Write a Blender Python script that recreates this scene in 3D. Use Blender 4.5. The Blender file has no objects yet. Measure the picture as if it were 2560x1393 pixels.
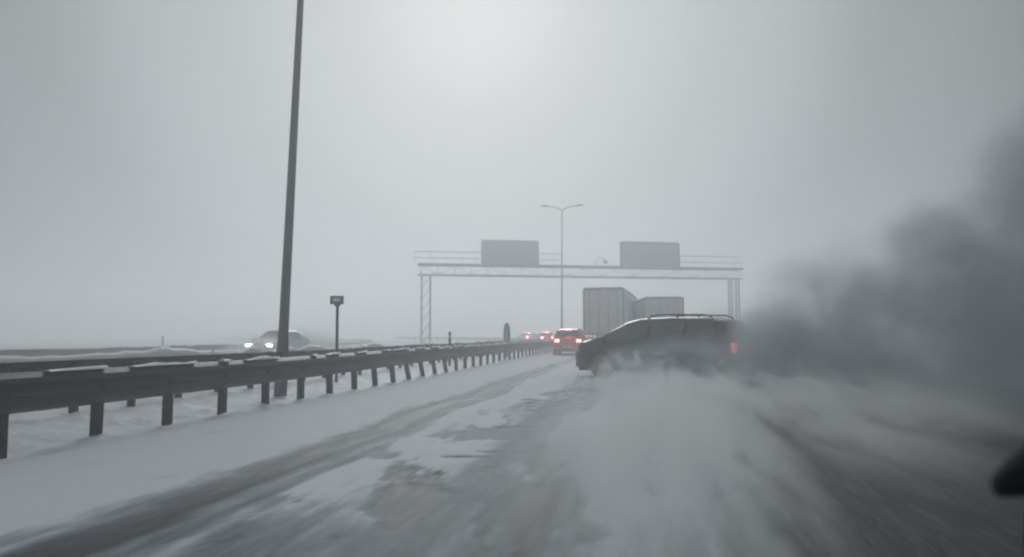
import bpy, bmesh, math, random
import numpy as np
from mathutils import Vector, Matrix
random.seed(7)
R = math.radians
S = bpy.context.scene
COL = S.collection

# ------------------------------------------------------------------ camera
EYE = 1.15
cam = bpy.data.cameras.new('camera'); cam_o = bpy.data.objects.new('camera', cam)
COL.objects.link(cam_o)
cam_o.location = (0, 0, EYE)
cam_o.rotation_euler = (R(90 + 4.05), 0, R(9.1))
cam.lens = 28.1; cam.sensor_width = 36
cam.clip_start = 0.05; cam.clip_end = 2000
cam.dof.use_dof = True; cam.dof.focus_distance = 30; cam.dof.aperture_fstop = 2.2
S.camera = cam_o

# ------------------------------------------------------------------ world: thick overcast, bright patch where the sun is
SUN_EL, SUN_AZ = 23.0, 12.0          # degrees above horizon, degrees left of +Y
gd = Vector((-math.sin(R(SUN_AZ)) * math.cos(R(SUN_EL)), math.cos(R(SUN_AZ)) * math.cos(R(SUN_EL)), math.sin(R(SUN_EL))))
W = bpy.data.worlds.new('World'); S.world = W; W.use_nodes = True
nt = W.node_tree; nt.nodes.clear()
N = nt.nodes.new; L = nt.links.new
out = N('ShaderNodeOutputWorld'); bg = N('ShaderNodeBackground'); bg.inputs[1].default_value = 1.0
sky = N('ShaderNodeTexSky'); sky.sky_type = 'NISHITA'; sky.sun_disc = False
sky.sun_elevation = R(SUN_EL); sky.sun_rotation = R(-SUN_AZ); sky.air_density = 1; sky.dust_density = 6
skm = N('ShaderNodeVectorMath'); skm.operation = 'SCALE'; skm.inputs[3].default_value = 0.05
L(sky.outputs[0], skm.inputs[0])
tc = N('ShaderNodeTexCoord')
dot = N('ShaderNodeVectorMath'); dot.operation = 'DOT_PRODUCT'; dot.inputs[1].default_value = gd
L(tc.outputs['Generated'], dot.inputs[0])
mr = N('ShaderNodeMapRange'); mr.inputs[1].default_value = -1; mr.inputs[2].default_value = 1
L(dot.outputs['Value'], mr.inputs[0])
cn = N('ShaderNodeTexNoise'); cn.inputs['Scale'].default_value = 1.6; cn.inputs['Detail'].default_value = 3
L(tc.outputs['Generated'], cn.inputs[0])
ramp = N('ShaderNodeValToRGB'); ramp.color_ramp.interpolation = 'EASE'
def lv(deg): return (math.cos(R(deg)) + 1) / 2
pts = [(180, .18), (100, .21), (60, .18), (38, .155), (28, .25), (18, .40), (10, .48), (5, .53), (0.0, .62)]
el = ramp.color_ramp.elements
el[0].position = lv(180); el[0].color = (.2, .2, .2, 1)
el[1].position = 1.0
for i, (a, v) in enumerate(pts):
    c = (v * .932, v * 1.0, v * 1.048, 1)
    if i == 0: el[0].color = c
    elif i == len(pts) - 1: el[-1].color = c
    else:
        e = el.new(lv(a)); e.color = c
L(mr.outputs[0], ramp.inputs[0])
cm = N('ShaderNodeMapRange'); cm.inputs[1].default_value = .3; cm.inputs[2].default_value = .7
cm.inputs[3].default_value = .95; cm.inputs[4].default_value = 1.05
L(cn.outputs[0], cm.inputs[0])
sc = N('ShaderNodeVectorMath'); sc.operation = 'SCALE'
L(ramp.outputs[0], sc.inputs[0]); L(cm.outputs[0], sc.inputs[3])
mx = N('ShaderNodeMix'); mx.data_type = 'RGBA'; mx.inputs[0].default_value = .97
L(skm.outputs[0], mx.inputs[6]); L(sc.outputs[0], mx.inputs[7])
L(mx.outputs[2], bg.inputs[0]); L(bg.outputs[0], out.inputs[0])

sl = bpy.data.lights.new('sun', 'SUN'); sl.energy = 1.05; sl.angle = R(25); sl.color = (.93, .99, 1.0)
so = bpy.data.objects.new('sun', sl); COL.objects.link(so)
so.rotation_euler = (-gd).to_track_quat('-Z', 'Y').to_euler()

S.render.engine = 'CYCLES'
S.cycles.use_denoising = True
S.cycles.max_bounces = 8; S.cycles.diffuse_bounces = 3; S.cycles.glossy_bounces = 3
S.cycles.volume_bounces = 3; S.cycles.transparent_max_bounces = 8
S.cycles.volume_step_rate = 2.0; S.cycles.volume_max_steps = 128
S.cycles.filter_width = 2.2
S.cycles.sample_clamp_indirect = 5
S.view_settings.view_transform = 'Standard'; S.view_settings.look = 'None'
S.view_settings.exposure = 0.08; S.view_settings.gamma = 1.0

# ------------------------------------------------------------------ helpers
def mat(name, col, rough=.6, metal=0, var=.25, vscale=3.0, bump=0, bscale=20, emit=None, es=0, spec=.5, stretch=None, coat=0):
    m = bpy.data.materials.new(name); m.use_nodes = True
    t = m.node_tree; b = t.nodes['Principled BSDF']
    b.inputs['Roughness'].default_value = rough; b.inputs['Metallic'].default_value = metal
    b.inputs['Specular IOR Level'].default_value = spec
    b.inputs['Coat Weight'].default_value = coat
    c = t.nodes.new('ShaderNodeTexCoord'); n = t.nodes.new('ShaderNodeTexNoise')
    n.inputs['Scale'].default_value = vscale; n.inputs['Detail'].default_value = 6
    src = c.outputs['Object']
    if stretch:
        mp = t.nodes.new('ShaderNodeMapping'); mp.inputs['Scale'].default_value = stretch
        t.links.new(src, mp.inputs[0]); src = mp.outputs[0]
    t.links.new(src, n.inputs[0])
    r = t.nodes.new('ShaderNodeMapRange'); r.inputs[1].default_value = .3; r.inputs[2].default_value = .7
    r.inputs[3].default_value = 1 - var; r.inputs[4].default_value = 1 + var
    t.links.new(n.outputs[0], r.inputs[0])
    s = t.nodes.new('ShaderNodeVectorMath'); s.operation = 'SCALE'; s.inputs[0].default_value = col
    t.links.new(r.outputs[0], s.inputs[3]); t.links.new(s.outputs[0], b.inputs['Base Color'])
    if bump:
        n2 = t.nodes.new('ShaderNodeTexNoise'); n2.inputs['Scale'].default_value = bscale; n2.inputs['Detail'].default_value = 8
        t.links.new(src, n2.inputs[0])
        bp = t.nodes.new('ShaderNodeBump'); bp.inputs['Strength'].default_value = 1; bp.inputs['Distance'].default_value = bump
        t.links.new(n2.outputs[0], bp.inputs['Height']); t.links.new(bp.outputs[0], b.inputs['Normal'])
    if emit:
        b.inputs['Emission Color'].default_value = (*emit, 1); b.inputs['Emission Strength'].default_value = es
    return m

M = {}
M['snow'] = mat('snow', (.82, .845, .865), .6, var=.06, vscale=.6, bump=.03, bscale=6)
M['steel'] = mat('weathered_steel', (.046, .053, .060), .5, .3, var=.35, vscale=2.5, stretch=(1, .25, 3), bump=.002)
M['post'] = mat('post_steel', (.038, .044, .049), .6, .3, var=.35, vscale=8)
M['pole'] = mat('galvanised_pole', (.16, .17, .18), .5, .4, var=.25, vscale=3, stretch=(4, 4, .4))
M['gantry'] = mat('gantry_steel', (.46, .49, .50), .6, .2, var=.15)
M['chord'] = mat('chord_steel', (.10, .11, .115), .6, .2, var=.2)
M['panel'] = mat('sign_back', (.26, .285, .295), .6, .1, var=.12, vscale=1)
M['panel2'] = mat('sign_rim', (.09, .10, .105), .6)
M['darkpaint'] = mat('dark_car_paint', (.014, .024, .032), .3, var=.3, coat=.6)
M['redpaint'] = mat('red_car_paint', (.70, .04, .05), .35, var=.15, coat=.5)
M['palepaint'] = mat('pale_car_paint', (.30, .30, .31), .4, var=.1, coat=.4)
M['glass'] = mat('dark_glass', (.02, .024, .028), .12, var=.2)
M['frostglass'] = mat('frosted_glass', (.10, .12, .13), .35, var=.3)
M['rubber'] = mat('rubber', (.018, .018, .02), .85, var=.3, vscale=12)
M['rim'] = mat('wheel_rim', (.25, .26, .27), .4, .7)
M['plastic'] = mat('black_plastic', (.02, .02, .025), .6, var=.2)
M['trailer'] = mat('trailer_side', (.62, .64, .65), .6, var=.12, vscale=1.2, stretch=(1, 1, 5))
M['trailerframe'] = mat('trailer_frame', (.16, .17, .175), .6)
M['tarp'] = mat('trailer_tarp', (.48, .50, .53), .7, var=.2, vscale=1)
M['tail'] = mat('brake_lamp', (.5, .02, .03), .4, emit=(1, .11, .14), es=24)
M['tailfar'] = mat('far_brake_lamp', (.5, .02, .03), .4, emit=(1, .12, .15), es=34)
M['taildim'] = mat('dim_tail_lamp', (.5, .05, .04), .4, emit=(1, .16, .13), es=.7)
M['head'] = mat('headlamp', (.8, .8, .8), .3, emit=(1, .98, .95), es=14)
M['plate'] = mat('number_plate', (.5, .5, .45), .5)
M['white'] = mat('white_reflector', (.75, .77, .78), .5, var=.1)
M['black'] = mat('matte_black', (.008, .007, .010), .8, var=.2, spec=.12)

def mesh_obj(name, V, F, m=None, parent=None, smooth=False):
    me = bpy.data.meshes.new(name)
    me.from_pydata([tuple(v) for v in V], [], [tuple(f) for f in F]); me.update()
    if smooth: me.polygons.foreach_set('use_smooth', [True] * len(me.polygons))
    if m: me.materials.append(m)
    o = bpy.data.objects.new(name, me); COL.objects.link(o)
    if parent: o.parent = parent
    return o
def tag(o, label=None, cat=None, group=None, kind=None):
    if label: o['label'] = label
    if cat: o['category'] = cat
    if group: o['group'] = group
    if kind: o['kind'] = kind
    return o
def empty(name, loc=(0, 0, 0), rz=0, label=None, cat=None, group=None):
    o = bpy.data.objects.new(name, None); COL.objects.link(o)
    o.location = loc; o.rotation_euler = (0, 0, rz); o.empty_display_size = .2
    return tag(o, label, cat, group)

class MB:
    def __init__(s): s.V = []; s.F = []
    def add(s, V, F):
        n = len(s.V); s.V += [tuple(v) for v in V]; s.F += [tuple(i + n for i in f) for f in F]; return s
    def box(s, x0, x1, y0, y1, z0, z1, mtx=None):
        V = [Vector((x, y, z)) for x in (x0, x1) for y in (y0, y1) for z in (z0, z1)]
        if mtx: V = [mtx @ v for v in V]
        return s.add(V, [(0, 1, 3, 2), (4, 6, 7, 5), (0, 4, 5, 1), (2, 3, 7, 6), (0, 2, 6, 4), (1, 5, 7, 3)])
    def tube(s, P, rad, n=12, cap=True):
        P = [Vector(p) for p in P]
        if not hasattr(rad, '__len__'): rad = [rad] * len(P)
        V = []; F = []
        for i, p in enumerate(P):
            d = (P[min(i + 1, len(P) - 1)] - P[max(i - 1, 0)]).normalized()
            a = d.cross(Vector((0, 0, 1)) if abs(d.z) < .9 else Vector((1, 0, 0))).normalized(); b = d.cross(a)
            for k in range(n):
                t = 2 * math.pi * k / n
                V.append(p + (a * math.cos(t) + b * math.sin(t)) * rad[i])
        for i in range(len(P) - 1):
            for k in range(n):
                F.append((i * n + k, i * n + (k + 1) % n, (i + 1) * n + (k + 1) % n, (i + 1) * n + k))
        if cap: F += [tuple(range(n))[::-1], tuple((len(P) - 1) * n + k for k in range(n))]
        return s.add(V, F)
    def build(s, name, m=None, parent=None, smooth=False, bevel=0):
        o = mesh_obj(name, s.V, s.F, m, parent, smooth)
        if bevel:
            md = o.modifiers.new('bevel', 'BEVEL'); md.width = bevel; md.segments = 2; md.limit_method = 'ANGLE'
        return o

# numpy value noise
_rs = np.random.RandomState(3); _T = _rs.rand(256, 256)
def vnoise(x, y):
    xi = np.floor(x).astype(int); yi = np.floor(y).astype(int); fx = x - xi; fy = y - yi
    fx = fx * fx * (3 - 2 * fx); fy = fy * fy * (3 - 2 * fy)
    a = _T[xi & 255, yi & 255]; b = _T[(xi + 1) & 255, yi & 255]; c = _T[xi & 255, (yi + 1) & 255]; d = _T[(xi + 1) & 255, (yi + 1) & 255]
    return (a * (1 - fx) + b * fx) * (1 - fy) + (c * (1 - fx) + d * fx) * fy
def fbm(x, y, o=4):
    s = 0; a = .5
    for i in range(o):
        s = s + a * vnoise(x + 17.3 * i, y + 9.1 * i); x = x * 2.03; y = y * 2.03; a *= .5
    return s / (1 - .5 ** o)
def sstep(a, b, x):
    t = np.clip((x - a) / (b - a), 0, 1); return t * t * (3 - 2 * t)
def shift(y):                                        # the carriageways bend left far ahead
    y = np.asarray(y, float); return -np.clip(y - 60, 0, None) ** 2 / 200.0
def shf(y): return float(shift(y))

# ------------------------------------------------------------------ ground
def grid(name, xs, ys, zf, m, curve=True, slushf=None, kind='structure'):
    X, Y = np.meshgrid(xs, ys); Z = zf(X, Y)
    XX = X + (shift(Y) if curve else 0)
    nx, ny = len(xs), len(ys)
    co = np.stack([XX, Y, Z], -1).reshape(-1, 3)
    idx = np.arange(nx * ny).reshape(ny, nx)
    q = np.stack([idx[:-1, :-1], idx[:-1, 1:], idx[1:, 1:], idx[1:, :-1]], -1).reshape(-1, 4)
    me = bpy.data.meshes.new(name)
    me.vertices.add(len(co)); me.vertices.foreach_set('co', co.ravel().astype(np.float32))
    me.loops.add(q.size); me.loops.foreach_set('vertex_index', q.ravel().astype(np.int32))
    me.polygons.add(len(q)); me.polygons.foreach_set('loop_start', np.arange(0, q.size, 4, dtype=np.int32))
    me.polygons.foreach_set('loop_total', np.full(len(q), 4, np.int32))
    me.update(calc_edges=True); me.validate()
    me.polygons.foreach_set('use_smooth', [True] * len(q))
    if slushf is not None:
        at = me.attributes.new('slush_vignette', 'FLOAT', 'POINT')
        at.data.foreach_set('value', slushf(X, Y).ravel().astype(np.float32))
    me.materials.append(m)
    o = bpy.data.objects.new(name, me); COL.objects.link(o); o['kind'] = kind
    return o

def road_material():
    m = bpy.data.materials.new('snowy_road'); m.use_nodes = True; t = m.node_tree; b = t.nodes['Principled BSDF']
    a = t.nodes.new('ShaderNodeAttribute'); a.attribute_name = 'slush_vignette'
    c = t.nodes.new('ShaderNodeTexCoord'); mp = t.nodes.new('ShaderNodeMapping'); mp.inputs['Scale'].default_value = (1, .15, 1)
    t.links.new(c.outputs['Object'], mp.inputs[0])
    n = t.nodes.new('ShaderNodeTexNoise'); n.inputs['Scale'].default_value = 7; n.inputs['Detail'].default_value = 8; n.inputs['Roughness'].default_value = .65
    t.links.new(mp.outputs[0], n.inputs[0])
    r = t.nodes.new('ShaderNodeMapRange'); r.inputs[1].default_value = .3; r.inputs[2].default_value = .7; r.inputs[3].default_value = -.22; r.inputs[4].default_value = .22
    t.links.new(n.outputs[0], r.inputs[0])
    ad = t.nodes.new('ShaderNodeMath'); ad.operation = 'ADD'; t.links.new(a.outputs['Fac'], ad.inputs[0]); t.links.new(r.outputs[0], ad.inputs[1])
    cr = t.nodes.new('ShaderNodeValToRGB'); e = cr.color_ramp.elements
    e[0].position = .12; e[0].color = (.80, .825, .85, 1); e[1].position = 1; e[1].color = (.026, .033, .039, 1)
    q = e.new(.42); q.color = (.33, .375, .41, 1); q = e.new(.72); q.color = (.095, .118, .135, 1)
    t.links.new(ad.outputs[0], cr.inputs[0]); t.links.new(cr.outputs[0], b.inputs['Base Color'])
    rr = t.nodes.new('ShaderNodeMapRange'); rr.inputs[1].default_value = .2; rr.inputs[2].default_value = 1; rr.inputs[3].default_value = .75; rr.inputs[4].default_value = .55
    t.links.new(ad.outputs[0], rr.inputs[0]); t.links.new(rr.outputs[0], b.inputs['Roughness'])
    n2 = t.nodes.new('ShaderNodeTexNoise'); n2.inputs['Scale'].default_value = 14; n2.inputs['Detail'].default_value = 6
    t.links.new(mp.outputs[0], n2.inputs[0])
    b.inputs['Specular IOR Level'].default_value = .22
    bp = t.nodes.new('ShaderNodeBump'); bp.inputs['Strength'].default_value = 1; bp.inputs['Distance'].default_value = .010
    t.links.new(n2.outputs[0], bp.inputs['Height']); t.links.new(bp.outputs[0], b.inputs['Normal'])
    return m
M['road'] = road_material()

grid('ground', np.linspace(-300, 300, 61), np.linspace(-20, 400, 43), lambda x, y: -.10 + 0 * x, M['snow'], curve=False)

def band(x, c, w, soft=.5):
    return 1 - sstep(w * (1 - soft), w * (1 + soft), np.abs(x - c))
def seg(x, y, ax, ay, bx, by, w):
    dx, dy = bx - ax, by - ay; t = np.clip(((x - ax) * dx + (y - ay) * dy) / (dx * dx + dy * dy), 0, 1)
    d = np.hypot(x - ax - t * dx, y - ay - t * dy); return 1 - sstep(w * .4, w * 1.5, d)
def road_slush_vignette(x, y):
    wob = (fbm(y * .25, y * 0 + 3, 3) - .5) * .5
    nz = fbm(x * 1.6, y * .25, 5); nf = fbm(x * 5, y * .7 + 40, 4)
    nr = fbm((x + .12 * y) * 2.6 + 9, (y - .25 * x) * .75, 5)
    m = np.zeros_like(x)
    fade = 1 - sstep(9, 34, y)
    m = np.maximum(m, band(x, -3.1 + wob, .26, .9) * (.4 + 1.1 * nf) * (.35 + .65 * fade))
    m = np.maximum(m, band(x, -2.72 + wob, .10, .9) * (.2 + .9 * nf) * (.25 + .6 * fade))
    m = np.maximum(m, band(x, -1.35 + wob, .26, .9) * (.2 + 1.1 * nz) * (.3 + .6 * fade))
    m = np.maximum(m, band(x, -.65 + wob, .7, .9) * sstep(.42, .58, nr) * 1.0 * fade)
    m = np.maximum(m, band(x, -1.7, .8, .8) * sstep(.46, .60, nr) * .9 * (1 - sstep(6, 15, y)))
    for k in range(4):                               # tyre marks swinging across the lane
        m = np.maximum(m, seg(x, y, -1.95 + .1 * k, 13.9 - .65 * k, -.55, 12.6 - .6 * k + .1 * math.sin(k), .11) * (.4 + .9 * nf))
    m = np.maximum(m, seg(x, y, -.35, 11.6, -.1, 14.0, .10) * .7)
    m = np.maximum(m, seg(x, y, -1.6, 15, -.9, 19, .3) * nz * 1.1)
    m = np.maximum(m, band(x, -1.3, .6, .7) * sstep(10.5, 12, y) * sstep(15, 13, y) * sstep(.35, .6, nf) * .8)
    for k in range(7):
        cx, cy = -1.75 + .25 * (k % 3), 7.2 + .42 * k
        m = np.maximum(m, seg(x, y, cx, cy, cx + .35, cy + .12, .06) * .75)
    wet_vignette = sstep(-.2, 1.4, x + .6 * (nz - .5)) * (1 - sstep(11, 19, y)) * (.75 + .9 * nz)  # bare asphalt showing through, widened to carry the lower-right vignette too
    m = np.maximum(m, wet_vignette)
    near = (1 - sstep(3.4, 6.5, y + 3 * (nz - .5))) * sstep(-3.9, -2.9, x) * (.18 + .85 * nf)  # lens vignette painted into the road colour as a dark foreground strip
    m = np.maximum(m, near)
    return np.clip(m + (nf - .5) * .10, 0, 1)
def road_z(x, y):
    s = road_slush_vignette(x, y)
    z = .05 - .036 * s + .03 * (fbm(x * 1.1, y * .35, 4) - .5) + .016 * (fbm(x * 7, y * 1.6, 4) - .5)
    edge = sstep(-4.6, -5.3, x)                        # ploughed bank rising to the median
    return z + .05 * edge
ys = np.concatenate([np.arange(-4, 2, .25), np.arange(2, 16, .045), np.arange(16, 40, .16), np.arange(40, 180, 1.0)])
xs = np.concatenate([np.arange(-5.2, 3.0, .05), np.arange(3.0, 11.01, .2)])
grid('road', xs, ys, road_z, M['road'], slushf=road_slush_vignette)

def opp_slush(x, y):
    nz = fbm(x * .8, y * .08, 4); m = np.zeros_like(x)
    for c in (-12.2, -14.0, -15.9, -17.7, -19.5, -21.2): m = np.maximum(m, band(x, c, .35, .8) * (.5 + .6 * nz))
    return m
grid('road', np.arange(-25.5, -9.2, .3), np.concatenate([np.arange(-4, 60, .8), np.arange(60, 200, 3)]),
     lambda x, y: .02 - .03 * opp_slush(x, y), M['road'], slushf=opp_slush)
# snow lying on the median verge and on the far verge
grid('snow_verge', np.arange(-9.3, -5.05, .12), np.concatenate([np.arange(-4, 40, .15), np.arange(40, 180, 1.2)]),
     lambda x, y: -.06 + .10 * sstep(-9.3, -8.6, x) * sstep(-5.1, -5.5, x) + .07 * (fbm(x * 1.3, y * .6, 4) - .5) + .05 * (fbm(x * 5, y * 3, 3) - .5) + .05 * sstep(.58, .75, fbm(x * 8, y * 6 + 31, 2)), M['snow'])
grid('snow_verge', np.arange(-60, -25.3, 1.2), np.concatenate([np.arange(-4, 60, 1.2), np.arange(60, 200, 4)]),
     lambda x, y: -.02 + .10 * sstep(-25.4, -26.4, x) + .25 * (fbm(x * .15, y * .1, 3) - .5) * sstep(-28, -36, x), M['snow'])

# ------------------------------------------------------------------ guard rails
WP = [(.0, 0), (.035, .012), (.085, .045), (.085, .085), (.03, .13), (.015, .165), (.03, .20), (.085, .245), (.085, .285), (.035, .318), (0, .33)]
def guardrail(lat, side, y0, y1, zb, step, label, posts=True, cap=True, hgt=1.08, cat='guardrail', lean=None, capscale=1.0):
    t = empty('guardrail', (lat, 10, 0), 0, label, cat, 'guardrails along the motorway')
    o = Vector((lat, 10, 0))
    ysr = list(np.arange(y0, min(y1, 60), 1.33)) + list(np.arange(max(y0, 60), y1, 3.0))
    V = []; F = []; n = len(WP)
    for j, y in enumerate(ysr):
        c = lat + shf(y); zz = zb + .012 * math.sin(y * .35 + lat) + random.uniform(-.003, .003)
        for (dx, dz) in WP: V.append(Vector((c + side * dx, y, zz + dz * hgt)) - o)
        for (dx, dz) in reversed(WP): V.append(Vector((c + side * (dx - .006), y, zz + dz * hgt)) - o)
    m = 2 * n
    for j in range(len(ysr) - 1):
        for k in range(m):
            F.append((j * m + k, j * m + (k + 1) % m, (j + 1) * m + (k + 1) % m, (j + 1) * m + k))
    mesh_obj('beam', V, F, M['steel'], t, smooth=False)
    if cap:                                          # snow lying on the top edge of the beam, broken here and there
        mb = MB(); pv = None; sl_ = 5
        yy = np.arange(y0, min(y1, 70), .22)
        th = fbm(yy * (2.6 if capscale < .4 else .9), yy * 0 + lat * 3, 3)
        prev = None
        for y, h in zip(yy, th):
            hh = max(0, (h - .36)) * .28 * capscale
            if hh < .006:
                if len(mb.V) > 5: mb.F.append(tuple(range(5))); mb.build('snow_cap', M['snow'], t, smooth=True)
                mb = MB(); prev = None; continue
            c = lat + shf(y) + side * .045; zt = zb + .012 * math.sin(y * .35 + lat) + .33 * hgt - .004
            ring = [Vector((c + side * dx, y, zt + dz * hh)) - o for dx, dz in ((-.07, 0), (-.055, .65), (0, 1), (.035, .55), (.045, -.05))]
            base = len(mb.V); mb.V += [tuple(v) for v in ring]
            if prev is not None:
                for k in range(4): mb.F.append((prev + k, prev + k + 1, base + k + 1, base + k))
                mb.F.append((prev + 4, prev, base, base + 4))
            prev = base
        if len(mb.V) > 5: mb.build('snow_cap', M['snow'], t, smooth=True)
    if posts:
        y = y0; k = 0; pm = None
        while y < y1 and k < 100:
            s_ = step if y < 70 else step * 2
            a = lean(y) if lean else random.uniform(-1.2, 1.2)
            if pm is None:
                mb = MB()
                mb.box(-.05, .05, -.04, -.033, -.5, zb + .30); mb.box(-.05, -.043, -.033, .04, -.5, zb + .30)
                mb.box(.043, .05, -.033, .04, -.5, zb + .30); mb.box(-.065, .065, -.055, .055, zb + .12, zb + .19)
                po = mb.build('post', M['post'], t); pm = po
            else:
                po = pm.copy(); COL.objects.link(po); po.parent = t
            po.location = (lat + shf(y) - side * .03 - o.x, y - 10, 0); po.rotation_euler = (R(a), 0, R(random.uniform(-6, 6)))
            y += s_; k += 1
    return t
def lean(y):
    e = math.exp(-((y - 21.5) / 4.4) ** 2); return random.uniform(-1.5, 1.5) + e * random.uniform(22, 46)
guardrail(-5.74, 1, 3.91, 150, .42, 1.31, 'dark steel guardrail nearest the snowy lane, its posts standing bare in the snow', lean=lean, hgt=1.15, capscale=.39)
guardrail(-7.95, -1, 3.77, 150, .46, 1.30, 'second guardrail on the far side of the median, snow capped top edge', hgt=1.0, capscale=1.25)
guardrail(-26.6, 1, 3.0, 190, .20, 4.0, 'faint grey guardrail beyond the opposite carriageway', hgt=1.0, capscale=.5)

# ------------------------------------------------------------------ lamp posts (double arm) in the median
def lamp_post(loc, tilt, label, hazed=False):
    t = empty('lamp_post', loc, 0, label, 'lamp post', 'lamp posts in the median')
    t.rotation_euler = (0, R(tilt), 0)
    H = 12.0
    mb = MB(); P = [(0, 0, z) for z in np.linspace(-.3, H - .35, 24)]
    mb.tube(P, [max(.045, .095 - .0048 * p[2]) if p[2] > 1.1 else .115 for p in P], 20)
    mb.build('pole', M['pole'], t, smooth=True)
    mb = MB(); mb.box(-.05, .05, -.122, -.112, .35, .85); mb.build('access_door', M['post'], t)
    mb = MB(); mb.tube([(0, 0, -.15), (0, 0, .03)], .15, 16); mb.build('base_collar', M['post'], t)
    for s in (-1, 1):
        mb = MB(); mb.tube([(0, 0, H - .9), (0, 0, H - .5), (s * .10, 0, H - .25), (s * .35, 0, H - .09), (s * .8, 0, H), (s * 1.3, 0, H + .05)], [.05, .05, .05, .045, .04, .035], 10)
        a = mb.build('arm', M['pole'], t, smooth=True)
        mb = MB(); V = []
        for (x, w, z0, z1) in ((1.1, .05, .0, .10), (1.3, .12, .0, .15), (1.6, .14, .02, .17), (1.9, .06, .08, .13)):
            V += [(s * x, -w, H + z0 + .02), (s * x, w, H + z0 + .02), (s * x, w * .6, H + z1), (s * x, -w * .6, H + z1)]
        F = []
        for j in range(3):
            for k in range(4): F.append((j * 4 + k, j * 4 + (k + 1) % 4, j * 4 + 4 + (k + 1) % 4, j * 4 + 4 + k))
        F += [(0, 1, 2, 3), (15, 14, 13, 12)]
        mb.add(V, F); mb.build('lamp_head', M['chord'], t)
    return t
lamp_post((-6.42, 13.67, 0), 1.9, 'tall grey lamp post rising out of frame from the median, nearest one')
lamp_post((-6.5, 67, 0), .3, 'double armed lamp post seen whole in the haze before the sign gantry')

# ------------------------------------------------------------------ small signs and marker posts
t = empty('marker_sign', (-7.1, 18.1, 0), 0, 'small dark rectangular sign on a thin post in the median, white patch in its middle', 'road sign')
mb = MB(); mb.tube([(0, 0, -.2), (0, 0, 1.95)], .035, 12); mb.build('post', M['post'], t, smooth=True)
mb = MB(); mb.box(-.17, .17, -.055, -.035, 1.88, 2.08); mb.build('panel', M['panel2'], t, bevel=.02)
mb = MB(); mb.box(-.095, .09, -.062, -.0552, 1.945, 2.03); mb.build('reflector', M['white'], t, bevel=.006)
mb = MB(); mb.add([(-.08, -.05, 1.89), (.08, -.05, 1.89), (.03, -.05, 1.82), (-.03, -.05, 1.82), (-.08, .03, 1.89), (.08, .03, 1.89), (.03, .03, 1.82), (-.03, .03, 1.82)],
       [(0, 3, 2, 1), (4, 5, 6, 7), (0, 1, 5, 4), (1, 2, 6, 5), (2, 3, 7, 6), (3, 0, 4, 7)]); mb.build('bracket', M['post'], t)
t = empty('bollard', (-6.67, 40, 0), 0, 'dark round topped marker board standing on the median before the brake lights', 'marker board')
mb = MB(); V = []; n = 28; zc = 1.2
prof = []
for k in range(n):
    a = 2 * math.pi * k / n
    prof.append((.17 * math.cos(a), zc + (.58 if math.sin(a) > 0 else .50) * math.copysign(abs(math.sin(a)) ** .8, math.sin(a))))
V = [(x, -.05, z) for x, z in prof] + [(x, .05, z) for x, z in prof]
F = [tuple(range(n)), tuple(range(2 * n - 1, n - 1, -1))] + [(k, n + k, n + (k + 1) % n, (k + 1) % n) for k in range(n)]
mb.add(V, F); mb.build('board', M['post'], t)
mb = MB(); mb.add([(x * .62 - .025, -.062, zc + (z - zc) * .84) for x, z in prof] + [(x * .62 - .025, -.0505, zc + (z - zc) * .84) for x, z in prof], F); mb.build('face', M['panel'], t)
mb = MB(); mb.box(-.05, .05, -.04, .04, -.2, .75); mb.build('post', M['post'], t)
t = empty('delineator_post', (-6.74, 28, 0), 0, 'thin grey marker post in the median, just left of the round topped board', 'marker post')
mb = MB(); mb.box(-.045, .045, -.02, .02, -.2, 1.27); mb.build('post', M['post'], t, bevel=.01)
mb = MB(); mb.box(-.03, .03, -.026, -.0205, 1.05, 1.15); mb.build('reflector', M['white'], t)
t = empty('delineator_post', (-26.9, 42, 0), 0, 'faint thin marker post beyond the opposite carriageway at the left', 'marker post')
mb = MB(); mb.box(-.05, .05, -.02, .02, -.2, 1.12); mb.build('post', M['gantry'], t, bevel=.01)
mb = MB(); mb.box(-.03, .03, -.026, -.0205, .9, 1.0); mb.build('reflector', M['white'], t)

# ------------------------------------------------------------------ sign gantry
GA, GB = Vector((-19.7, 70.5, 0)), Vector((9.5, 80.5, 0))
gl = (GB - GA).length; grz = math.atan2(GB.y - GA.y, GB.x - GA.x)
t = empty('sign_gantry', GA, grz, 'wide grey sign gantry spanning the road, two blank dark panels on top', 'gantry')
for x in (0.0, gl):
    mb = MB(); s = 1 if x == 0 else -1
    
    for (dx, dy) in ((0, -.3), (s * .78, -.3), (0, .3), (s * .78, .3)):
        mb.box(min(x + dx, x + dx + s * .14), max(x + dx, x + dx + s * .14), dy - .07, dy + .07, -.2, 6.54)
    for k in range(6):
        for dy in (-.3, .3): mb.tube([(x + s * .1, dy, .2 + k * 1.05), (x + s * .82, dy, .2 + (k + 1) * 1.05)], .03, 6)
    mb.build('leg', M['gantry'], t)
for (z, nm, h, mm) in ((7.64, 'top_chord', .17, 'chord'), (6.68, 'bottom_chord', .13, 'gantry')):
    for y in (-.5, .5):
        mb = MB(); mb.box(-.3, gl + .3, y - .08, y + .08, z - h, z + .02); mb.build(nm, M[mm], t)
mb = MB(); ns = 20
for k in range(ns + 1):
    x = gl * k / ns
    for y in (-.5, .5): mb.tube([(x, y, 6.68), (x, y, 7.5)], .025, 6)
    if k < ns:
        for y in (-.5, .5): mb.tube([(x, y, 6.68 if k % 2 else 7.5), (x + gl / ns, y, 7.5 if k % 2 else 6.68)], .022, 6)
    mb.tube([(x, -.5, 7.55), (x, .5, 7.55)], .025, 6)
mb.build('lattice', M['gantry'], t)
mb = MB(); mb.box(-.3, gl + .3, -.40, .40, 7.665, 7.70); mb.build('snow_cap', M['snow'], t)
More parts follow.
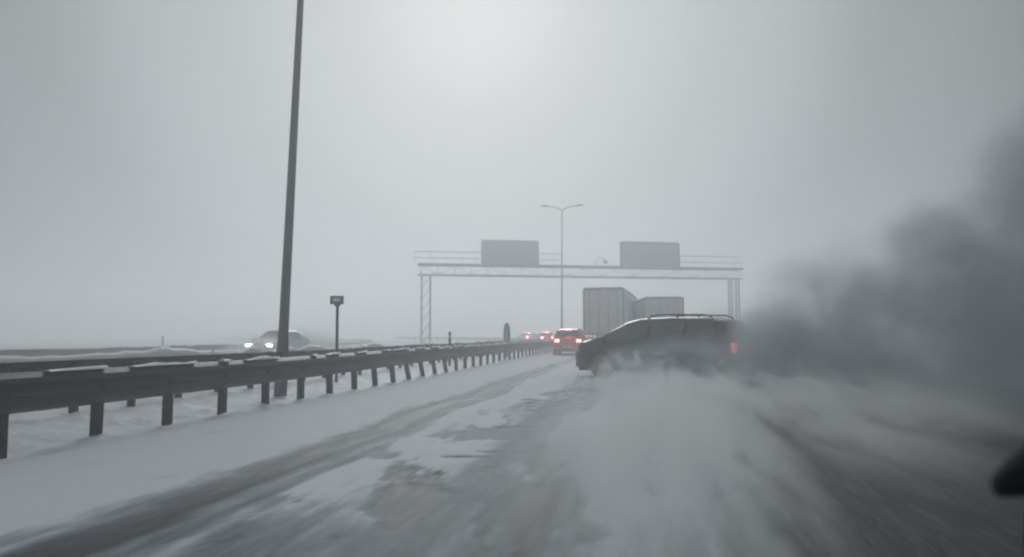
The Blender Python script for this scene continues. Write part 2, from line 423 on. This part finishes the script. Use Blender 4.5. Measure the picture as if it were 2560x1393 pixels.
def gx(px):                                          # distance along the gantry of a bearing
    k = math.tan(math.atan((px - 1280) / 1994) - R(9.1)); d = (GB - GA).normalized()
    return (k * GA.y - GA.x) / (d.x - k * d.y)
for (a, b, nm) in ((1200, 1341, 0), (1545, 1690, 1)):
    xa, xb = gx(a), gx(b)
    mb = MB(); mb.box(xa, xb, -.95, -.62, 7.50, 9.78 + .12 * nm); o = mb.build('sign_panel', M['panel'], t, bevel=.03)
    mb = MB(); z1 = 9.78 + .12 * nm
    mb.box(xa - .02, xa + .16, -1.0, -.951, 7.52, z1); mb.box(xb - .16, xb + .02, -1.0, -.951, 7.52, z1)
    mb.box(xa + .16, xb - .16, -1.0, -.951, z1 - .16, z1)
    mb.build('frame', M['panel2'] if nm else M['panel'], o)
    mb = MB(); mb.box(xa, xb, -.95, -.62, z1 + .002, z1 + .12); mb.build('snow_cap', M['snow'], o, bevel=.04)
    mb = MB(); mb.box(xa + .6, xa + .8, -.62, -.4, 7.4, z1 - .3); mb.box(xb - .8, xb - .6, -.62, -.4, 7.4, z1 - .3); mb.build('bracket', M['chord'], o)
for (xa, xb) in ((-.6, gx(1200)), (gx(1345), gx(1400)), (gx(1695), gl + .3)):
    mb = MB()
    for z in (8.15, 8.72): mb.tube([(xa, -.55, z), (xb, -.55, z)], .045, 6)
    x = xa
    while x <= xb: mb.tube([(x, -.55, 7.5), (x, -.55, 8.72)], .025, 6); x += 1.4
    mb.build('railing', M['gantry'], t)
xc = gx(1500)
mb = MB(); mb.tube([(xc - .5, -.5, 7.5), (xc - .5, -.5, 8.1), (xc - .3, -.5, 8.4), (xc + .1, -.5, 8.42), (xc + .45, -.5, 8.15)], .05, 8); c_ = mb.build('camera_bracket', M['gantry'], t)
mb = MB(); mb.box(xc + .15, xc + .6, -.72, -.4, 7.9, 8.15); mb.build('traffic_camera', M['chord'], c_, bevel=.03)

# ------------------------------------------------------------------ cars
def interp(P, x):
    P = sorted(P); return float(np.interp(x, [p[0] for p in P], [p[1] for p in P]))
SUV = dict(L=4.66, W=.92, top=[(2.33, .60), (2.28, .82), (2.15, .93), (1.95, 1.0), (1.5, 1.10), (.72, 1.50), (.35, 1.575), (-.5, 1.60), (-1.5, 1.575), (-1.95, 1.50), (-2.14, 1.30), (-2.26, 1.02), (-2.33, .62)],
           belt0=.95, belt1=1.05, wr=.35, wx=1.38, roof_in=.22)
HATCH = dict(L=4.2, W=.88, top=[(2.1, .55), (2.05, .74), (1.9, .82), (1.3, .93), (.98, .97), (.2, 1.42), (-.2, 1.48), (-1.3, 1.46), (-1.65, 1.38), (-1.95, .98), (-2.1, .9), (-2.13, .55)],
             belt0=.88, belt1=.98, wr=.32, wx=1.25, roof_in=.20)
SEDAN = dict(L=4.6, W=.9, top=[(2.3, .55), (2.25, .72), (2.1, .80), (1.4, .92), (1.0, .96), (.25, 1.38), (-.2, 1.44), (-.9, 1.42), (-1.2, 1.34), (-1.75, 1.04), (-2.2, .98), (-2.28, .85), (-2.3, .55)],
             belt0=.86, belt1=.94, wr=.33, wx=1.38, roof_in=.20)
def car(name, spec, loc, rz, label, paint, group=None, tail='tail', headm=None, rails=False, third=True, cat='car', glass='glass'):
    t = empty(name, loc, rz, label, cat, group)
    Ln, Wd, wr, wx = spec['L'] / 2, spec['W'], spec['wr'], spec['wx']
    def topz(x): return interp(spec['top'], x)
    def beltz(x): return min(topz(x) - .015, spec['belt1'] + (spec['belt0'] - spec['belt1']) * (x + Ln) / (2 * Ln))
    def hw(x):
        e = abs(x) / Ln; return Wd * (1 - .20 * max(0, (e - .72) / .28) ** 2.2)
    def low(x):
        z = .24 + .08 * max(0, (abs(x) / Ln - .85) / .15)
        for c in (wx, -wx):
            d = abs(x - c); A = wr + .05
            if d < A: z = max(z, wr + math.sqrt(A * A - d * d))
        return z
    def section(x):
        w = hw(x); zb = beltz(x); zt = topz(x); zl = low(x); g = max(0, zt - zb)
        ins = spec['roof_in'] * min(1, g / .5) + .05
        zs = max(zl + .01, .62)
        return [(w * .95, zl), (w * 1.0, (zl + zs) / 2 if zs > zl else zl + .005), (w * 1.005, zs), (w * .975, zb), (w * .975 - ins * .85, zb + g * .86), (w * .975 - ins - .06, zb + g * .985), ((w - ins) * .5, zt + .012), (0, zt + .018)]
    arch = []
    for c in (wx, -wx): arch += [c + d * (wr + .05) for d in (-1.001, -.97, -.85, -.6, -.3, 0, .3, .6, .85, .97, 1.001)]
    X = sorted(set([round(v, 4) for v in list(np.linspace(-Ln, Ln, 33)) + arch + [p[0] for p in spec['top']]]))
    V = []; F = []; ns = 15
    for x in X:
        s = section(x); ring = [(x, y, z) for y, z in s] + [(x, -y, z) for y, z in reversed(s[:-1])]
        V += ring
    for j in range(len(X) - 1):
        for k in range(ns - 1): F.append((j * ns + k, j * ns + k + 1, (j + 1) * ns + k + 1, (j + 1) * ns + k))
    F += [tuple(range(ns))[::-1], tuple((len(X) - 1) * ns + k for k in range(ns))]
    body = mesh_obj('body', V, F, paint, t, smooth=True)
    md = body.modifiers.new('s', 'EDGE_SPLIT'); md.split_angle = R(38)
    mb = MB(); mb.box(-Ln + .12, -wx - wr - .07, -.78, .78, .20, .6); mb.box(-wx + wr + .07, wx - wr - .07, -.78, .78, .19, .6); mb.box(wx + wr + .07, Ln - .12, -.76, .76, .2, .55)
    mb.box(-Ln + .3, Ln - .3, -.5, .5, .21, .75)
    mb.build('underbody', M['plastic'], t)
    # side glazing: follows the flank between belt and roof edge, proud of it
    def side(x, u, s, off=.010):
        q = section(x); a, b = q[3], q[4]; y = a[0] + (b[0] - a[0]) * u; z = a[1] + (b[1] - a[1]) * u
        return (x, s * (y + off), z + off * .3)
    def pane(x0, x1, s, nm='side_window', u0=.08, u1=.90, sl0=0, sl1=0, m=None):
        V = []; F = []; nx = 10
        for i in range(nx + 1):
            f = i / nx
            for j in range(4):
                u = u0 + (u1 - u0) * j / 3
                xa = x0 + sl0 * j / 3; xb = x1 + sl1 * j / 3
                V.append(side(xa + (xb - xa) * f, u, s))
        for i in range(nx):
            for j in range(3):
                q = (i * 4 + j, i * 4 + j + 1, i * 4 + 5 + j, i * 4 + 4 + j); F.append(q if s < 0 else q[::-1])
        return mesh_obj(nm, V, F, m or M[glass], t, smooth=True)
    tp = spec['top']; cowl = tp[4][0]; rf = tp[5][0]; rear = [p for p in tp if p[1] > 1.3][-1][0]
    for s in (-1, 1):
        pane(-.02, cowl - .18, s, sl1=-(cowl - .18 - rf) + .12)
        pane(-1.05, -.10, s)
        pane(rear - .08 + .1, -1.13, s, sl0=.12)
    # windscreens
    def topg(xa, xb, nm, wv=.80):
        V = []; F = []
        for i in range(7):
            x = xa + (xb - xa) * i / 6; q = section(x); y5 = q[5]; z7 = q[7][1]
            nrm = Vector((-(topz(x + .02) - topz(x - .02)) / .04, 0, 1)).normalized()
            for j in range(9):
                v = -1 + j / 4; yy = v * y5[0] * (wv + .12); zz = z7 - abs(v) ** 2.2 * (z7 - y5[1]) * .8
                V.append((x + nrm.x * .012, yy, zz + nrm.z * .012))
        for i in range(6):
            for j in range(8):
                q = (i * 9 + j, i * 9 + j + 1, i * 9 + 10 + j, i * 9 + 9 + j); F.append(q if xb < xa else q[::-1])
        mesh_obj(nm, V, F, M[glass], t, smooth=True)
    topg(cowl - .06, rf + .08, 'windscreen')
    hi = [p for p in tp if p[1] > 1.28][-1]; lo = [p for p in tp if p[0] < hi[0]][0]
    topg(hi[0] - .0, lo[0] + .03, 'rear_window')
    # lamps
    for s in (-1, 1):
        zc = (.84 if spec is SUV else beltz(-Ln + .1) - .10) if spec is not HATCH else .80
        xr = -Ln + .02
        mb = MB(); w = hw(-Ln)
        mb.box(xr - .045, xr + .10, min(s * (w - .22), s * (w + .015)), max(s * (w - .22), s * (w + .015)), zc - (.12 if spec is SUV else .065 if tail == 'tail' else .11), zc + (.12 if spec is SUV else .065 if tail == 'tail' else .11))
        mb.build('tail_light', M[tail] if tail else M['plate'], t, bevel=.02)
        mb = MB(); xf = Ln
        mb.box(xf - .10, xf + .025, min(s * (w - .36), s * (w + .0)), max(s * (w - .36), s * (w + .0)), .60, .72)
        mb.build('headlight', M[headm] if headm else M['rim'], t, bevel=.02)
        # mirrors, handles, sill
        q = section(cowl - .25); mb = MB()
        mb.box(cowl - .34, cowl - .17, min(s * (q[3][0] + .03), s * (q[3][0] + .20)), max(s * (q[3][0] + .03), s * (q[3][0] + .20)), beltz(cowl - .25) - .01, beltz(cowl - .25) + .13)
        mb.box(cowl - .28, cowl - .20, min(s * (q[3][0] - .02), s * (q[3][0] + .03)), max(s * (q[3][0] - .02), s * (q[3][0] + .03)), beltz(cowl - .25) - .005, beltz(cowl - .25) + .04)
        mb.build('side_mirror', paint, t, bevel=.025)
        for hx in (-.05, -1.0):
            q = section(hx); mb = MB(); y = q[3][0] + .012
            mb.box(hx - .0, hx + .17, min(s * (y - .02), s * (y + .022)), max(s * (y - .02), s * (y + .022)), beltz(hx) - .13, beltz(hx) - .10)
            mb.build('door_handle', M['rim'], t, bevel=.008)
        if rails:
            mb = MB(); q = section(-.6); yy = s * (q[5][0] - .02)
            P = [(.12, yy, topz(.12) - .01), (.02, yy, topz(0) + .06), (-.4, yy, topz(-.4) + .075), (-1.5, yy, topz(-1.5) + .075), (-1.68, yy, topz(-1.68) + .05), (-1.75, yy, topz(-1.75) - .02)]
            mb.tube(P, .018, 8); mb.tube([(-.75, yy, topz(-.75) - .02), (-.75, yy, topz(-.75) + .07)], .022, 8)
            mb.build('roof_rail', M['plastic'], t)
        for cx in (wx, -wx):
            mb = MB(); y0, y1 = Wd - .20, Wd + .005
            Vv = []
            prof = [(y0, wr * .70), (y0, wr * .95), (y0 + .03, wr), (y1 - .03, wr), (y1, wr * .95), (y1 - .005, wr * .70), (y1 - .03, wr * .66)]
            n = 28
            for (yy, rr) in prof:
                for k in range(n):
                    a = 2 * math.pi * k / n; Vv.append((rr * math.cos(a), s * yy, rr * math.sin(a)))
            Ff = [(i * n + k, i * n + (k + 1) % n, (i + 1) * n + (k + 1) % n, (i + 1) * n + k) for i in range(len(prof) - 1) for k in range(n)]
            wh = empty('wheel', (cx, 0, wr)); wh.parent = t
            mesh_obj('tyre', Vv, Ff, M['rubber'], wh, smooth=True)
            mb = MB(); ry = y1 - .035
            for k in range(5):
                a = 2 * math.pi * k / 5
                mtx = Matrix.Rotation(a, 4, 'Y')
                mb.box(-.035, .035, min(s * ry, s * (ry + .02)), max(s * ry, s * (ry + .02)), .03, wr * .66, mtx)
            mb.tube([(0, s * (ry - .0), 0), (0, s * (ry + .028), 0)], .06, 14)
            n = 28; ra, rb = wr * .60, wr * .67
            Vr = [(r_ * math.cos(2 * math.pi * k / n), s * (ry + d), r_ * math.sin(2 * math.pi * k / n)) for (r_, d) in ((ra, 0), (ra, .025), (rb, .025), (rb, 0)) for k in range(n)]
            mb.add(Vr, [(i * n + k, i * n + (k + 1) % n, (i + 1) * n + (k + 1) % n, (i + 1) * n + k) for i in range(3) for k in range(n)])
            mb.tube([(0, s * (ry - .05), 0), (0, s * (ry - .04), 0)], wr * .66, 24)
            mb.build('rim', M['rim'], wh)
    mb = MB(); mb.box(-Ln - .05, -Ln + .08, -Wd * .78, Wd * .78, .36, .56); mb.build('rear_bumper', paint, t, bevel=.04)
    mb = MB(); mb.box(Ln - .08, Ln + .05, -Wd * .76, Wd * .76, .28, .50); mb.build('front_bumper', M['plastic'], t, bevel=.04)
    mb = MB(); mb.box(Ln - .02, Ln + .03, -.45, .45, .54, .68); mb.build('grille', M['plastic'], t, bevel=.01)
    mb = MB(); mb.box(-Ln - .062, -Ln - .052, -.26, .26, .41, .52); mb.build('number_plate', M['plate'], t)
    if third and tail:
        mb = MB(); x = hi[0] + .04; mb.box(x - .10, x - .02, -.16, .16, hi[1] + .02, hi[1] + .05); mb.build('brake_light', M[tail], t)
    return t

car('dark_car', SUV, (.60, 21.4, .0), R(147), 'dark estate car with roof rails spun sideways across the lane in a cloud of snow', M['darkpaint'], rails=True, tail='taildim', third=False, glass='frostglass')
car('red_car', HATCH, (-3.95, 46.2, .04), R(90), 'red car stopped with brake lights on, between guardrail and lorry', M['redpaint'], group='cars queueing with brake lights on')
car('queueing_car', SEDAN, (-12.2, 98, .04), R(90 + 20), 'far car with brake lights on, middle one of the three beyond the red car', M['redpaint'], group='cars queueing with brake lights on', tail='tailfar')
car('queueing_car', HATCH, (-10.9, 91, .04), R(90 + 18), 'distant car with brake lights on, directly beyond the bright red car', M['redpaint'], group='cars queueing with brake lights on', tail='tailfar')
car('queueing_car', SEDAN, (-15.3, 108, .04), R(90 + 26), 'farthest car, only its brake lights bright in the haze above the guardrail', M['redpaint'], group='cars queueing with brake lights on', tail='tailfar')
car('oncoming_car', SEDAN, (-18.9, 40, -.02), R(-90), 'pale grey car with headlights on in the opposite carriageway behind the near lamp post', M['palepaint'], headm='head', tail=None)

# ------------------------------------------------------------------ lorries
def lorry(loc, rz, label, H=4.05, side='trailer', L_=13.2):
    t = empty('lorry', loc, rz, label, 'lorry', 'lorries stopped in the traffic')
    w = 1.27
    mb = MB(); mb.box(0, L_, -w, w, 1.15, H); b = mb.build('trailer_box', M[side], t, bevel=.03)
    mb = MB()
    for y in (-w + .04, w - .04): mb.box(-.035, -.002, y - .05, y + .05, 1.15, H)
    mb.box(-.035, -.002, -w + .09, w - .09, H - .10, H); mb.box(-.035, -.002, -w + .09, w - .09, 1.15, 1.27)
    mb.build('door_frame', M['trailerframe'], b)
    for s in (-1, 1):
        mb = MB(); mb.box(-.022, -.002, min(s * .012, s * (w - .1)), max(s * .012, s * (w - .1)), 1.28, H - .11); d = mb.build('rear_door', M[side], b)
        mb = MB()
        for yy in (.30, .85): mb.tube([(-.045, s * yy, 1.3), (-.045, s * yy, H - .15)], .016, 6)
        mb.build('lock_bar', M['trailerframe'], d)
    mb = MB(); mb.box(.0, L_, -w - .012, -w - .002, H - .14, H - .02); mb.box(.0, L_, w + .002, w + .012, H - .14, H - .02); mb.build('roof_rail', M['trailerframe'], b)
    mb = MB(); mb.box(.02, L_, -w + .05, w - .05, H + .002, H + .10); mb.build('snow_cap', M['snow'], b, bevel=.05)
    mb = MB(); mb.box(.1, L_ - .2, -.5, .5, .95, 1.148); mb.box(-.03, .08, -w, w, .50, .62)
    for s in (-1, 1): mb.box(0.0, .08, s * .7 - .04, s * .7 + .04, .62, 1.148)
    mb.build('chassis', M['trailerframe'], t)
    for s in (-1, 1):
        mb = MB(); mb.box(-.06, .0, min(s * .8, s * 1.22), max(s * .8, s * 1.22), .80, .94); mb.build('tail_light', M['taildim'], t, bevel=.02)
        mb = MB(); mb.box(.45, .47, min(s * .72, s * 1.24), max(s * .72, s * 1.24), .30, .95); mb.build('mudflap', M['rubber'], t)
        for x in (1.2, 2.5, 3.8, L_ - .4 + 1.2, L_ + 4.4 - 1.0):
            mb = MB(); mb.tube([(x, s * 1.25, .5), (x, s * .92, .5)], .5, 24); wl = mb.build('wheel', M['rubber'], t, bevel=.03)
            mb = MB(); mb.tube([(x, s * 1.262, .5), (x, s * 1.2505, .5)], .27, 18); mb.build('rim', M['rim'], wl)
    # tractor
    mb = MB(); prof = [(L_ + .9, .45), (L_ + .9, 3.6), (L_ + 1.6, 3.75), (L_ + 2.6, 3.35), (L_ + 3.0, 2.3), (L_ + 3.15, 1.2), (L_ + 3.15, .45)]
    n = len(prof)
    mb.add([(x, -1.22, z) for x, z in prof] + [(x, 1.22, z) for x, z in prof], [tuple(range(n))[::-1], tuple(range(n, 2 * n))] + [(k, (k + 1) % n, n + (k + 1) % n, n + k) for k in range(n)])
    c = mb.build('cab', M['palepaint'], t, bevel=.06)
    mb = MB(); mb.add([(L_ + 2.66, -1.1, 3.2), (L_ + 3.03, -1.1, 2.3), (L_ + 3.03, 1.1, 2.3), (L_ + 2.66, 1.1, 3.2)], [(0, 1, 2, 3)]); mb.build('windscreen', M['glass'], c)
    mb = MB(); mb.box(L_ - 1.0, L_ + 3.0, -.45, .45, .6, .94); mb.build('tractor_frame', M['trailerframe'], t)
    return t
lorry((-2.22, 49.6, 0), R(90 - 3.2), 'pale box lorry stopped ahead, the taller nearer one beside the red car', H=4.02)
lorry((1.55, 53.0, 0), R(90 + 6.0), 'second lorry farther right, its roof lower behind the dark car', H=3.58, side='tarp', L_=9)

# ------------------------------------------------------------------ own wing mirror at the frame's right edge
t = empty('wing_mirror', (.55, 1.05, .02), 0, 'black out of focus wing mirror housing at the lower right edge', 'wing mirror')
V = []; F = []; n = 20
st = [(-.135, .004), (-.130, .018), (-.11, .030), (-.07, .047), (-.02, .064), (.05, .082), (.12, .088), (.17, .07), (.19, .02)]
for (x, r_) in st:
    zc = .945 + .42 * (x + .135)
    for k in range(n):
        a = 2 * math.pi * k / n; V.append((x, .06 * math.sin(a) * min(1, r_ / .05), zc + r_ * math.cos(a) * (1.0 if math.cos(a) > 0 else .55)))
for j in range(len(st) - 1):
    for k in range(n): F.append((j * n + k, j * n + (k + 1) % n, (j + 1) * n + (k + 1) % n, (j + 1) * n + k))
F += [tuple(range(n))[::-1], tuple((len(st) - 1) * n + k for k in range(n))]
mesh_obj('housing', V, F, M['black'], t, smooth=True)
mb = MB(); mb.tube([(-.06, .0, .96), (-.085, 0, .88), (-.080, .0, .78), (.05, 0, .66)], [.035, .018, .020, .03], 12); mb.build('arm', M['black'], t, smooth=True)
mb = MB(); mb.box(.0, .35, -.5, .05, -.03, .70); mb.build('door_panel', M['black'], t, bevel=.04)

# ------------------------------------------------------------------ air: haze, flying snow
def volume_mat(name, col, dens, g=0.0):
    m = bpy.data.materials.new(name); m.use_nodes = True; t = m.node_tree; t.nodes.clear()
    o = t.nodes.new('ShaderNodeOutputMaterial'); v = t.nodes.new('ShaderNodeVolumePrincipled')
    v.inputs['Color'].default_value = (*col, 1); v.inputs['Density'].default_value = dens; v.inputs['Anisotropy'].default_value = g
    t.links.new(v.outputs[0], o.inputs['Volume']); return m, t, v
hm, _, _ = volume_mat('haze', (.95, .965, .975), .0120, .55)
mb = MB(); mb.box(-305, 305, -25, 405, -1.2, 15); h = mb.build('haze', hm); h['kind'] = 'stuff'

def puff_volume(name, puffs, box, col, dens, nscale, stretch, thr, g=.3, soft=.35, zfall=None, zk=0.0):
    """density = noise-eaten union of soft ellipsoids (cx, cy, cz, rx, ry, rz, weight)"""
    m, t, v = volume_mat(name, col, dens, g)
    nn = t.nodes.new; lk = t.links.new
    tc = nn('ShaderNodeTexCoord'); P = tc.outputs['Object']
    wn = nn('ShaderNodeTexNoise'); wn.inputs['Scale'].default_value = .9; wn.inputs['Detail'].default_value = 2
    acc = None
    for (cx, cy, cz, rx, ry, rz, w) in puffs:
        a = nn('ShaderNodeVectorMath'); a.operation = 'SUBTRACT'; a.inputs[1].default_value = (cx, cy, cz); lk(P, a.inputs[0])
        b = nn('ShaderNodeVectorMath'); b.operation = 'DIVIDE'; b.inputs[1].default_value = (rx, ry, rz); lk(a.outputs[0], b.inputs[0])
        l = nn('ShaderNodeVectorMath'); l.operation = 'LENGTH'; lk(b.outputs[0], l.inputs[0])
        r = nn('ShaderNodeMapRange'); r.interpolation_type = 'SMOOTHSTEP'
        r.inputs[1].default_value = 1.0; r.inputs[2].default_value = soft; r.inputs[3].default_value = 0; r.inputs[4].default_value = w
        lk(l.outputs['Value'], r.inputs[0])
        if acc is None: acc = r.outputs[0]
        else:
            s = nn('ShaderNodeMath'); s.operation = 'MAXIMUM'; lk(acc, s.inputs[0]); lk(r.outputs[0], s.inputs[1]); acc = s.outputs[0]
    mp = nn('ShaderNodeMapping'); mp.inputs['Scale'].default_value = stretch; mp.inputs['Rotation'].default_value = (0, 0, R(zfall or 0)); lk(P, mp.inputs[0])
    n1 = nn('ShaderNodeTexNoise'); n1.inputs['Scale'].default_value = nscale; n1.inputs['Detail'].default_value = 4; n1.inputs['Roughness'].default_value = .6; n1.inputs['Distortion'].default_value = .4
    lk(mp.outputs[0], n1.inputs[0])
    nr = nn('ShaderNodeMapRange'); nr.inputs[1].default_value = thr[0]; nr.inputs[2].default_value = thr[1]; nr.inputs[3].default_value = thr[2]; nr.inputs[4].default_value = 1.3
    sx = nn('ShaderNodeSeparateXYZ'); lk(P, sx.inputs[0])
    zz = nn('ShaderNodeMath'); zz.operation = 'MULTIPLY'; zz.inputs[1].default_value = -zk; lk(sx.outputs[2], zz.inputs[0])
    za = nn('ShaderNodeMath'); za.operation = 'ADD'; lk(n1.outputs[0], za.inputs[0]); lk(zz.outputs[0], za.inputs[1])
    lk(za.outputs[0], nr.inputs[0])
    mu = nn('ShaderNodeMath'); mu.operation = 'MULTIPLY'; lk(acc, mu.inputs[0]); lk(nr.outputs[0], mu.inputs[1])
    m2 = nn('ShaderNodeMath'); m2.operation = 'MULTIPLY'; m2.inputs[1].default_value = dens; lk(mu.outputs[0], m2.inputs[0])
    lk(m2.outputs[0], v.inputs['Density'])
    mb = MB(); mb.box(*box); o = mb.build(name, m); o['kind'] = 'stuff'
    return o
# pale powder thrown up behind the car, blowing low over the lane towards us
puff_volume('snow_spray', [(1.0, 17.0, .0, 3.0, 2.2, .55, 1.0), (.0, 19.0, .15, 1.5, .9, .85, .8), (2.2, 17.8, .2, 1.5, .9, .6, .7), (.7, 13.5, .0, 2.0, 5.5, .52, 1.0), (.1, 8.0, .0, 1.35, 6.2, .66, 1.1), (3.6, 14, 0, 2.8, 5.5, .70, .55), (2.2, 9.5, -.1, 1.5, 4.5, .5, .20), (3.6, 17.5, .3, 1.2, 1.5, .85, .6)],
            (-2.2, 6.2, 2.6, 21.8, -.02, 1.9), (.99, .995, .995), 7.0, 3.0, (1.2, .13, 1.1), (.32, .54, .0), g=.2, soft=.0, zk=.22)
puff_volume('snow_spray', [(-18.9, 37.6, .3, 2.6, 2.0, 1.3, 1.0), (-18.6, 42.5, .5, 2.2, 4.5, 1.4, .7)],
            (-22, -16, 35, 47.5, -.03, 2.0), (.97, .985, .99), 1.1, .9, (1, .6, 1), (.36, .60, .3), g=.2, soft=.1)
# dense snow cloud at right; its grey albedo paints in self-shadow and vignette
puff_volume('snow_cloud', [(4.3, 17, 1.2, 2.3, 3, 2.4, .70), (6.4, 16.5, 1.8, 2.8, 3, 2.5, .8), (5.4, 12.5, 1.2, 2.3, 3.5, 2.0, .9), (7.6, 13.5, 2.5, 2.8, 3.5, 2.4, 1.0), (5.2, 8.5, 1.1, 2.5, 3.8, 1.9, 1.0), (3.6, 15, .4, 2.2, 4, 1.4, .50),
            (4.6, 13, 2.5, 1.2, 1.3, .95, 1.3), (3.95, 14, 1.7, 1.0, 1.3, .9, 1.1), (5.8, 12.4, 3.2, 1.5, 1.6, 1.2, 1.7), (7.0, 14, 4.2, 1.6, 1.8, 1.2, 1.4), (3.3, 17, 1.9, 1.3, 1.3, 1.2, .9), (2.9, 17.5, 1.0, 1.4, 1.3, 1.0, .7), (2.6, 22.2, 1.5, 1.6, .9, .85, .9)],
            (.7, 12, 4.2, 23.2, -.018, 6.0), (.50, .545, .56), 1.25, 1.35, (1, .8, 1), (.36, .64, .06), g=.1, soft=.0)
# thinner veil of powder hanging in front of the car and swallowing its rear end
puff_volume('snow_spray', [(1.0, 18.6, .15, 2.4, .9, .95, .8), (2.0, 18.1, .55, 1.5, .9, .9, .9), (3.3, 19.2, .9, 1.5, 1.9, 1.5, 2.2), (4.6, 19.2, .5, 1.8, 2, 1.3, 1.1), (-.1, 19.2, .35, 1.3, .7, .7, 1.2), (.9, 18.8, .8, 1.5, .6, .45, .7)],
            (-1.6, 6.3, 17.2, 21.4, .02, 2.4), (.90, .96, 1.0), 1.75, .95, (1, .7, 1.3), (.34, .64, .15), g=.2, soft=.0, zk=.03)
